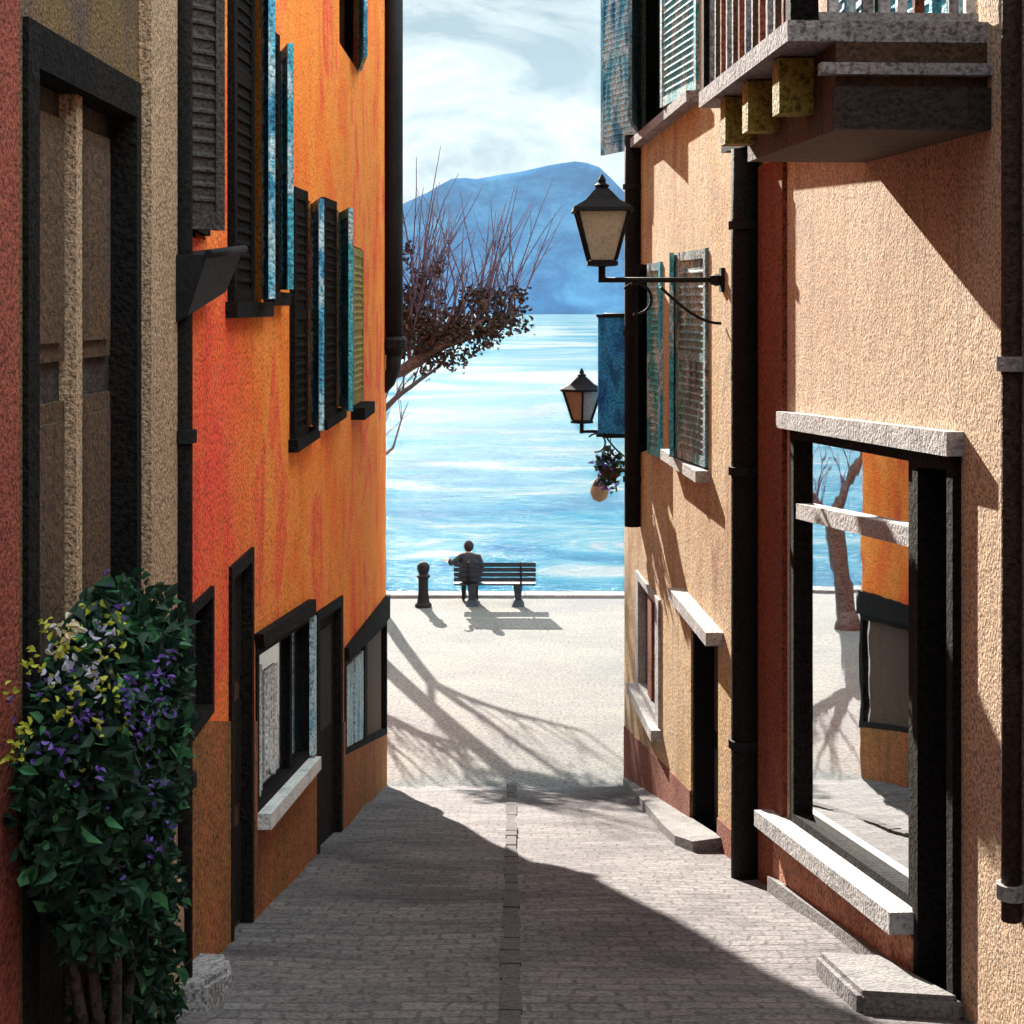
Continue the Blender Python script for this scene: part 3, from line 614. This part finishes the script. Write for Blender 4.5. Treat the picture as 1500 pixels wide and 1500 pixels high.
# blue hanging sign, flower basket and globe lamp
y = 18.2
r_ = thing('hanging_sign', 'plain deep blue upright sign projecting from the cream house corner', 'sign', wp('R', y, -.1))
bm = B(); p0, p1 = wp('R', y, 0, .10), wp('R', y, 0, .46)
box(bm, p1.x, p0.x, y-.03, y+.03, -1.5, -.12); obj('board', bm, MAT['navy'], r_)
bm = B(); box(bm, p1.x-.02, p0.x+.02, y-.04, y+.04, -.12, -.085); tube(bm, [wp('R', y, -.1, -.02), wp('R', y, -.1, .4)], .03); obj('bracket', bm, MAT['iron'], r_)
bm = B(); box(bm, p1.x-.02, p0.x+.02, y-.04, y+.04, -1.535, -1.5); tube(bm, [wp('R', y, -1.52, -.02), wp('R', y, -1.52, .4)], .03); obj('bracket', bm, MAT['iron'], r_)

def leaves(bm, center, rad, n, size, slots, surf=.55, zs=1.):
    for _ in range(n):
        while True:
            d = V((random.uniform(-1, 1), random.uniform(-1, 1), random.uniform(-1, 1)))
            if .05 < d.length <= 1: break
        d = d.normalized()*(surf+(1-surf)*random.random())
        if noise.noise(V((d.x*2.5+center[0]*3, d.y*2.5, d.z*2.5+center[2]))) < -.16: continue
        p = V((center[0]+d.x*rad[0], center[1]+d.y*rad[1], center[2]+d.z*rad[2]))
        addleaf(bm, p, size*random.choice((.45, .6, .8, 1., 1.2, 1.7)), random.choice(slots))
def addleaf(bm, p, s, mi):
    a = V((random.gauss(0, 1), random.gauss(0, 1), random.gauss(0, .8)-.3)).normalized(); b_ = a.orthogonal().normalized()
    b_ = Matrix.Rotation(random.uniform(0, 6.28), 3, a) @ b_; c = a.cross(b_)*.25*s
    vs = [bm.verts.new(q) for q in (p-a*s*.5, p-a*s*.18+b_*s*.24+c, p+a*s*.2+b_*s*.2+c, p+a*s*.55-c*.6, p+a*s*.2-b_*s*.2+c, p-a*s*.18-b_*s*.24+c)]
    for q in ((0, 1, 2, 3), (0, 3, 4, 5)): bm.faces.new([vs[i] for i in q]).material_index = mi
r_ = thing('hanging_basket', 'small hanging basket of trailing plants under the blue sign', 'plant', wp('R', 18.3, -1.95, .3))
bm = B(); lathe(bm, wp('R', 18.3, -1.95, .3), [(.03, -.12), (.11, -.06), (.14, .05), (.12, .05)], 12); obj('basket', bm, MAT['brown_wood'], r_)
bm = B(); tube(bm, [wp('R', 18.3, -1.92, .3), wp('R', 18.3, -1.53, .3)], .006, 5); obj('cord', bm, MAT['iron'], r_)
bm = B(); c = wp('R', 18.3, -1.85, .3); leaves(bm, c, (.24, .2, .18), 260, .07, [0, 0, 1, 2]); leaves(bm, c-V((.02, 0, .2)), (.15, .13, .2), 120, .06, [0, 1, 2]); obj('foliage', bm, [MAT['leaf1'], MAT['leaf2'], MAT['violet']], r_)
r_ = thing('wall_lamp', 'small pale globe lamp on black bracket low on the cream house corner', 'wall lamp', wp('R', 18.8, -2.0))
bm = B(); tube(bm, [wp('R', 18.8, -2.0, 0), wp('R', 18.8, -1.98, .3), wp('R', 18.8, -2.05, .38), wp('R', 18.8, -2.14, .38)], .025); wrect(bm, 'R', 18.72, 18.88, -2.14, -1.88, 0, .03); obj('bracket', bm, MAT['iron'], r_)
bm = B(); lathe(bm, wp('R', 18.8, -2.25, .38), [(.02, -.13), (.08, -.1), (.115, -.02), (.11, .05), (.07, .1)], 14); obj('globe', bm, MAT['frost'], r_, smooth=True)
bm = B(); lathe(bm, wp('R', 18.8, -2.25, .38), [(.075, .095), (.12, .1), (.05, .15), (.02, .16)], 14); obj('cap', bm, MAT['iron'], r_)

# black iron window box over the boundary of the left houses
y0, y1 = wy('L', 240), wy('L', 300)
r_ = thing('window_box', 'black iron window box with sloping underside below the black shutters', 'window box', wp('L', 7.5, .1))
bm = B(); hexa(bm, [wp('L', y0, -.10, .001), wp('L', y0, .24, .001), wp('L', y0, .24, .2), wp('L', y0, -.04, .11)], [wp('L', y1, .02, .001), wp('L', y1, .30, .001), wp('L', y1, .30, .2), wp('L', y1, .08, .11)]); obj('trough', bm, MAT['iron'], r_)
bm = B(); tube(bm, [wp('L', y0-.01, .245, .205), wp('L', y1+.01, .305, .205)], .02, 8); obj('rim', bm, MAT['iron'], r_)

# ------------------------------------------------------------------ stones and steps
def slab(name, label, cat, pts, h, m, parts=None):
    cx = sum(p[0] for p in pts)/len(pts); cy = sum(p[1] for p in pts)/len(pts)
    bm = B(); hexa(bm, [(x, y, ground(y)-.15) for x, y in pts], [(x, y, (ground(y) if ground(y) > PIAZZA+.001 else PIAZZA)+h) for x, y in pts])
    bmesh.ops.bevel(bm, geom=bm.edges[:], offset=.025, segments=2, affect='EDGES')
    o = obj(name, bm, MAT[m]); o['label'] = label; o['category'] = cat; return o
rx = lambda y, o: tuple(wp('R', y, 0, o))[:2]
slab('stone_step', 'white stone doorstep before the black door of the tan house', 'doorstep', [rx(6.85, .02), rx(7.85, .10), rx(7.95, .42), rx(7.0, .46)], .10, 'pale_stone')
bm = B(); n = 9; top = []; 
pts = [(19.3, .03), (18.2, .09), (17.2, .13), (16.2, .19), (15.2, .24), (14.2, .30), (13.2, .33), (12.75, .25)]
a_ = [V((*rx(y, 0), ground(y)-.2)) for y, o in pts]; bq = [V((*rx(y, o), ground(y)-.2)) for y, o in pts]
va = [[bm.verts.new(p+V((0, 0, dz))) for p in a_] for dz in (0, .32)]; vb = [[bm.verts.new(p+V((0, 0, dz))) for p in bq] for dz in (0, .29)]
for i in range(len(pts)-1):
    bm.faces.new((vb[0][i], vb[0][i+1], vb[1][i+1], vb[1][i])); bm.faces.new((vb[1][i], vb[1][i+1], va[1][i+1], va[1][i])); bm.faces.new((va[0][i], va[0][i+1], vb[0][i+1], vb[0][i]))
bm.faces.new((va[0][0], vb[0][0], vb[1][0], va[1][0])); bm.faces.new((va[0][-1], va[1][-1], vb[1][-1], vb[0][-1]))
for f in bm.faces: f.material_index = 0
bm.faces.ensure_lookup_table()
o = obj('stone_step', bm, [MAT['pale_stone']]); o['label'] = 'long pale stone step tapering along the foot of the cream house'; o['category'] = 'step'
slab('stone_block', 'rough grey stone at the foot of the thin black drainpipe', 'stone', [(-1.59, 6.95), (-1.40, 7.0), (-1.34, 7.35), (-1.42, 7.7), (-1.59, 7.75)], .13, 'grey')

# ------------------------------------------------------------------ flowering shrub
bx_, by_ = -1.40, 5.35
r_ = thing('flowering_shrub', 'dark leafy shrub with violet and yellow flowers against the brown house', 'shrub', (bx_, by_, ground(by_)))
bm = B()
for i in range(7):
    a = random.uniform(0, 6.28); t = V((bx_+.18*math.cos(a), by_+.4*math.sin(a), -1.5+.3*random.random()))
    b0 = V((bx_+.04*math.cos(a), by_+.05*math.sin(a), ground(by_)-.05)); md_ = (b0+t)/2+V((random.uniform(-.06, .06), random.uniform(-.1, .1), 0))
    tube(bm, [b0, md_, t], [.028, .02, .008], 6)
obj('stem', bm, MAT['bark'], r_)
bm = B()
clumps = [((-1.46, 4.92, -1.55), (.12, .28, .36), 450), ((-1.40, 5.35, -1.50), (.27, .62, .46), 2600), ((-1.38, 5.45, -1.25), (.24, .45, .30), 1100), ((-1.40, 5.35, -1.90), (.20, .50, .36), 1600), ((-1.38, 5.5, -1.72), (.22, .36, .36), 1200), ((-1.40, 5.75, -2.25), (.18, .32, .33), 900), ((-1.44, 5.55, -2.6), (.14, .3, .25), 350), ((-1.45, 6.1, -1.55), (.15, .3, .25), 350), ((-1.42, 5.95, -2.65), (.16, .35, .3), 420)]
for c, r, n in clumps: leaves(bm, c, r, int(n*2.0), .052, [0, 0, 0, 0, 1, 1, 1, 2], .45)
for c, r, n in [((-1.46, 6.45, -1.62), (.12, .16, .13), 120), ((-1.44, 6.2, -1.9), (.14, .2, .2), 130)]: leaves(bm, c, r, n*2, .05, [1, 2, 0])
obj('foliage', bm, [MAT['leaf1'], MAT['leaf2'], MAT['leaf3']], r_)
def petals(name, spots, n, rr, size, m):
    bm = B()
    for c in [V(q)+V((random.gauss(0, .035), random.gauss(0, .05), random.gauss(0, .045))) for q in spots for _ in range(3)]:
        for _ in range(n//3):
            p = V(c)+V((random.gauss(0, rr*.6), random.gauss(0, rr*.7), random.gauss(0, rr*1.2)))
            addleaf(bm, p, size*random.uniform(.7, 1.3), 0)
    obj(name, bm, MAT[m], r_, kind='stuff')
def spot(px, py, y=None):
    y = y or 5.0; return ((px-750)/F*y, y, (450-py)/F*y)
petals('violet_blossom', [spot(*p) for p in ((215, 1030, 4.95), (205, 1055, 4.95), (222, 1010, 5.0), (90, 1085, 4.75), (60, 1070, 4.75), (120, 1050, 4.8), (205, 1165, 4.95), (170, 895, 5.1), (250, 1000, 5.15), (150, 1110, 4.85), (75, 1000, 4.8), (225, 1085, 5.0), (185, 1000, 4.95), (245, 960, 5.2), (110, 1180, 4.95), (160, 1240, 5.1), (60, 1140, 4.85), (180, 1130, 4.95), (225, 1230, 5.2))], 12, .022, .024, 'violet')
petals('yellow_blossom', [spot(*p) for p in ((60, 950, 4.85), (70, 935, 4.85), (130, 920, 4.95), (170, 915, 5.0), (30, 1065, 4.75), (20, 1125, 4.75), (75, 1015, 4.75), (120, 1010, 4.8), (145, 960, 4.9), (155, 990, 4.9), (25, 1000, 4.8), (175, 1040, 4.95), (110, 1130, 4.9))], 15, .018, .025, 'yellow')
petals('cream_blossom', [spot(97, 938, 4.85), spot(100, 930, 4.85)], 18, .018, .03, 'palepetal')
petals('lilac_blossom', [spot(*p) for p in ((110, 960, 4.82), (130, 980, 4.85), (85, 975, 4.82), (150, 925, 4.95), (80, 1000, 4.78))], 9, .022, .028, 'lilac')

# ------------------------------------------------------------------ bare trees by the lake
def limb(bm, p, d, L, r0, r1, bend=V((0, 0, 0)), n=6, wig=.08):
    pts = [V(p)]; d = V(d).normalized()
    for i in range(n):
        d = (d+bend/n+V((random.gauss(0, wig), random.gauss(0, wig), random.gauss(0, wig)))).normalized(); pts.append(pts[-1]+d*L/n)
    tube(bm, pts, [r0+(r1-r0)*i/n for i in range(n+1)], 6 if r0 > .03 else 5)
    return pts
def bare_tree(label, base, limbs, shoots, dry, tr=.17, trunk_h=3.2, lean=(.1, 0, 1)):
    root = thing('bare_tree', label, 'tree', base, 'bare trees left of the piazza')
    bm = B(); tp = limb(bm, V(base)-V((0, 0, .1)), lean, trunk_h, tr, tr*.72, n=5, wig=.04); lathe(bm, (base[0], base[1], base[2]-.05), [(tr*1.6, 0), (tr*1.15, .2), (tr*.95, .4)], 8); obj('trunk', bm, MAT['bark'], root, smooth=True)
    bm = B(); tw = B(); lv = B()
    for d, L, bend in limbs:
        pts = limb(bm, tp[-1]-V((0, 0, .15)), d, L, tr*.55, .03, V(bend), 9, .07)
        for i, q in enumerate(pts[2:]):
            for _ in range(shoots):
                dd = V((random.gauss(.14, .22), random.gauss(0, .25), 1.0 if random.random() < .88 else .4))
                sp = limb(tw, q, dd, random.uniform(1.1, 3.3)*(1 if dry else .5), .022, .006, V((.1, 0, .1)), 5, .06)
                for k in range(2):
                    limb(tw, random.choice(sp[1:4]), dd+V((random.gauss(0, .5), random.gauss(0, .4), 0)), random.uniform(.4, 1.1), .008, .003, n=3)
            if dry and i > 0:
                for _ in range(dry): 
                    c = q+V((random.gauss(0, .2), random.gauss(0, .28), random.gauss(.16, .24)))
                    for _ in range(24): addleaf(lv, c+V((random.gauss(0, .09), random.gauss(0, .09), random.gauss(0, .09))), random.uniform(.07, .15), random.choice((0, 0, 1)))
    obj('limbs', bm, MAT['bark'], root, smooth=True); obj('twigs', tw, MAT['twig'], root)
    if dry: obj('dry_leaves', lv, [MAT['dry2'], MAT['dry1']], root)
    else: lv.free()
bare_tree('bare tree with clump of dry brown leaves leaning over the piazza toward the lake', (-3.45, 30.4, PIAZZA),
          [((1, -.05, .42), 2.3, (0, 0, .3)), ((1, .1, .25), 2.9, (0, 0, .35)), ((.7, .2, 1), 1.8, (.1, 0, .2)), ((-.5, .3, .8), 1.8, (0, 0, .2))], 4, 6, .19, 5.05, (.06, 0, 1))
bare_tree('bare tree mostly hidden behind the lake corner of the orange house', (-4.3, 28.4, PIAZZA),
          [((.8, -.1, .5), 2.3, (.1, 0, .2)), ((-.4, .1, 1), 3., (0, 0, .1)), ((.6, .3, .6), 2.1, (0, 0, .3)), ((.7, .6, .9), 2.3, (.1, 0, .2)), ((.5, -.6, .3), 2.2, (0, 0, .2))], 1, 0, .19, 2.3, (.05, 0, 1))
bare_tree('slim bare tree nearest the water edge, behind the orange house corner', (-3.0, 32.0, PIAZZA),
          [((.35, -.1, 1), 3.0, (.1, 0, .1)), ((-.5, .1, 1), 2.6, (0, 0, .1)), ((.5, .3, 1), 2.2, (.1, 0, .2))], 1, 0, .15, 3.6, (-.02, 0, 1))

# ------------------------------------------------------------------ bench, person, bollard
by = 31.0; x0, x1 = -1.17, .48; zb = PIAZZA
bench = thing('park_bench', 'dark blue slatted bench on two pedestals facing the lake', 'bench', ((x0+x1)/2, by, zb))
bm = B()
for i in range(4): box(bm, x0, x1, by+.02+i*.115, by+.115+i*.115, zb+.43, zb+.465)
obj('seat', bm, MAT['bench'], bench)
bm = B()
for i in range(4):
    z = zb+.52+i*.105; yy = by-.02-i*.035
    hexa(bm, [(x0, yy-.012, z), (x1, yy-.012, z), (x1, yy+.014, z-.008), (x0, yy+.014, z-.008)], [(x0, yy-.04, z+.085), (x1, yy-.04, z+.085), (x1, yy-.014, z+.08), (x0, yy-.014, z+.08)])
obj('backrest', bm, MAT['bench'], bench)
for x in (x0+.36, x1-.36):
    bm = B(); hexa(bm, [(x-.13, by, zb), (x+.13, by, zb), (x+.13, by+.46, zb), (x-.13, by+.46, zb)], [(x-.07, by+.08, zb+.12), (x+.07, by+.08, zb+.12), (x+.07, by+.38, zb+.12), (x-.07, by+.38, zb+.12)])
    hexa(bm, [(x-.06, by+.1, zb+.121), (x+.06, by+.1, zb+.121), (x+.06, by+.36, zb+.121), (x-.06, by+.36, zb+.121)], [(x-.09, by+.03, zb+.428), (x+.09, by+.03, zb+.428), (x+.09, by+.44, zb+.428), (x-.09, by+.44, zb+.428)])
    obj('leg', bm, MAT['bench'], bench)
for x in (x0+.3, x1-.3):
    bm = B(); tube(bm, [(x, by+.2, zb+.42), (x, by+.0, zb+.44), (x, by-.1, zb+.62), (x, by-.175, zb+.94)], .02, 6); obj('back_bracket', bm, MAT['iron'], bench)

def person(cx, cy, z):
    """seated, seen from behind, facing +Y; one arm along the backrest"""
    root = thing('person', 'person in dark coat sitting on the bench with one arm along its back', 'person', (cx, cy, z))
    P = {}; 
    j = {'pel': ((0, .17, .56), .15), 'wst': ((0, .12, .70), .14), 'chs': ((-.01, .13, .88), .155), 'shc': ((-.01, .16, .99), .12), 'nek': ((-.015, .19, 1.06), .055), 'hd0': ((-.015, .215, 1.13), .078), 'hd1': ((-.02, .225, 1.20), .088), 'hd2': ((-.02, .215, 1.26), .06),
         'nose': ((-.02, .32, 1.16), .02),
         'ls': ((-.18, .12, .985), .075), 'le': ((-.38, .02, .86), .05), 'lw': ((-.40, -.16, .98), .036), 'lh': ((-.44, -.19, .99), .036),
         'rs': ((.18, .12, .985), .075), 're': ((.27, .16, .73), .05), 'rw': ((.17, .36, .62), .036), 'rh': ((.14, .42, .61), .036),
         'lt': ((-.10, .2, .56), .10), 'lk': ((-.13, .56, .54), .068), 'la': ((-.13, .55, .12), .045), 'lf': ((-.14, .62, .05), .045), 'lo': ((-.15, .74, .04), .035),
         'rt': ((.10, .2, .56), .10), 'rk': ((.12, .56, .54), .068), 'ra': ((.12, .53, .12), .045), 'rf': ((.13, .60, .05), .045), 'ro': ((.14, .72, .04), .035)}
    e = [('pel', 'wst'), ('wst', 'chs'), ('chs', 'shc'), ('shc', 'nek'), ('nek', 'hd0'), ('hd0', 'hd1'), ('hd1', 'hd2'), ('hd0', 'nose'), ('shc', 'ls'), ('ls', 'le'), ('le', 'lw'), ('lw', 'lh'), ('shc', 'rs'), ('rs', 're'), ('re', 'rw'), ('rw', 'rh'),
         ('pel', 'lt'), ('lt', 'lk'), ('lk', 'la'), ('la', 'lf'), ('lf', 'lo'), ('pel', 'rt'), ('rt', 'rk'), ('rk', 'ra'), ('ra', 'rf'), ('rf', 'ro')]
    for hnd, dirv, side in (('lh', V((-.8, -.2, -.25)), V((.1, -.6, .2))), ('rh', V((-.25, .8, -.1)), V((.8, .2, 0)))):
        h = V(j[hnd][0]); dirv = dirv.normalized(); side = side.normalized()
        for i, L in enumerate((.065, .075, .07, .055)):
            k1, k2 = f'{hnd}a{i}', f'{hnd}b{i}'
            b0 = h+side*(.022*(i-1.5))+dirv*.035
            j[k1] = (tuple(b0+dirv*L*.55), .0095); j[k2] = (tuple(b0+dirv*L*.9+V((0, 0, -.025))), .008); e += [(hnd, k1), (k1, k2)]
        j[hnd+'t'] = (tuple(h-side*.045+dirv*.03), .010); e.append((hnd, hnd+'t'))
    ks = list(j); me = bpy.data.meshes.new('body'); me.from_pydata([j[k][0] for k in ks], [(ks.index(a), ks.index(b_)) for a, b_ in e], [])
    o = bpy.data.objects.new('body', me); COL.objects.link(o); o.parent = root
    md = o.modifiers.new('s', 'SKIN'); md.use_smooth_shade = True
    for i, k in enumerate(ks):
        sv = me.skin_vertices[0].data[i]; r = j[k][1]; sv.radius = (r, r); sv.use_root = (k == 'pel')
    sd = o.modifiers.new('d', 'SUBSURF'); sd.levels = 2; sd.render_levels = 2
    evaluated(o); me = o.data; me.materials.clear(); me.materials.append(MAT['coat']); me.materials.append(MAT['skin'])
    for p in me.polygons:
        c = p.center; p.use_smooth = True
        hand = (c.x < -.405 and c.z > .9 and c.y < -.15) or (c.y > .385 and c.z > .57 and .02 < c.x < .2 and c.y < .5 and c.z > .585 and c.x > .1)
        p.material_index = 1 if (c.z > 1.075 or hand) else 0
    bm = B(); bmesh.ops.create_uvsphere(bm, u_segments=16, v_segments=10, radius=.106)
    for v in bm.verts:
        v.co = V((v.co.x*.95, v.co.y*1.08, v.co.z*1.12))+V((-.02, .195, 1.195))
        if v.co.y > .255 and v.co.z < 1.25: v.co.y = .255
    for v in bm.verts: v.co += V((cx, cy, z))
    obj('hair', bm, MAT['hair'], root, smooth=True)
    bm = B(); lathe(bm, (cx, cy+.13, z), [(.17, .50), (.185, .58), (.165, .72), (.175, .88), (.14, 1.0), (.075, 1.06)], 16)
    for v in bm.verts: v.co.x = cx+(v.co.x-cx)*1.28
    obj('coat', bm, MAT['coat'], root, smooth=True)
person(-.86, by+.02, zb)

bx0 = -1.79
r_ = thing('bollard', 'black cast iron bollard with bulbous cap left of the bench', 'bollard', (bx0, 31., zb))
bm = B(); lathe(bm, (bx0, 31., zb), [(.17, 0), (.17, .06), (.13, .1), (.12, .14), (.10, .3), (.095, .5), (.10, .58)], 12); obj('post', bm, MAT['iron'], r_)
bm = B(); lathe(bm, (bx0, 31., zb), [(.10, .581), (.135, .60), (.14, .64), (.09, .67), (.11, .72), (.13, .78), (.12, .85), (.07, .90), (.02, .92)], 12); obj('cap', bm, MAT['iron'], r_)

# ------------------------------------------------------------------ light, sky, camera
d = V((.238, -1, -.45))
sun = bpy.data.lights.new('sun', 'SUN'); sun.energy = 3.7; sun.angle = math.radians(.5); sun.color = (1, .93, .82)
so = bpy.data.objects.new('sun', sun); COL.objects.link(so); so.rotation_euler = d.to_track_quat('-Z', 'Y').to_euler()
w = bpy.data.worlds.new('World'); S.world = w; w.use_nodes = True; nt = w.node_tree
bg = nt.nodes['Background']; sk_ = nt.nodes.new('ShaderNodeTexSky'); sk_.sky_type = 'NISHITA'; sk_.sun_disc = False
sk_.sun_elevation = math.atan2(.45, math.hypot(.25, 1)); sk_.sun_rotation = math.atan2(-.238, 1)
sk_.air_density = 1.0; sk_.dust_density = 2.0; sk_.ozone_density = 2.5
tc = nt.nodes.new('ShaderNodeTexCoord'); mp = nt.nodes.new('ShaderNodeMapping'); mp.inputs['Scale'].default_value = (2.2, 2.2, 6)
nt.links.new(tc.outputs['Generated'], mp.inputs['Vector'])
cf = ramp(nt, nz(nt, mp.outputs[0], 3.0, 8, .68, .7), [(.30, .95), (.62, 1.)])
cl = ramp(nt, nz(nt, mp.outputs[0], 5.0, 7, .65, 1.0), [(.35, (.61, .74, .80)), (.65, (.66, .79, .84))])
sz = nt.nodes.new('ShaderNodeSeparateXYZ'); nt.links.new(tc.outputs['Generated'], sz.inputs[0])
cl = mix(nt, cl, ramp(nt, sz.outputs['Z'], [(.2, (.98,)*3), (.45, (1.5,)*3), (1., (2.0, 2.0, 1.95))]), 1., 'MULTIPLY')
dp = nt.nodes.new('ShaderNodeVectorMath'); dp.operation = 'DOT_PRODUCT'; dp.inputs[1].default_value = V((.68, -.28, .68)).normalized()   # bright patch added to the unseen sky on the right, fills the shaded left wall
nt.links.new(tc.outputs['Generated'], dp.inputs[0])
cl = mix(nt, cl, ramp(nt, dp.outputs['Value'], [(.62, (1.,)*3), (.90, (5.2, 5.1, 4.9))]), 1., 'MULTIPLY')
nt.links.new(mix(nt, sk_.outputs[0], cl, cf), bg.inputs[0]); bg.inputs[1].default_value = .15

cam = bpy.data.cameras.new('camera'); co = bpy.data.objects.new('camera', cam); COL.objects.link(co)
co.location = (0, 0, 0); co.rotation_euler = (math.pi/2, 0, 0)
cam.sensor_width = 36; cam.lens = 36*F/1500; cam.shift_y = -.2; cam.clip_start = .05; cam.clip_end = 20000
S.camera = co
S.view_settings.view_transform = 'Standard'; S.view_settings.look = 'None'; S.view_settings.gamma = 1; S.view_settings.use_curve_mapping = False
S.view_settings.exposure = 2.25
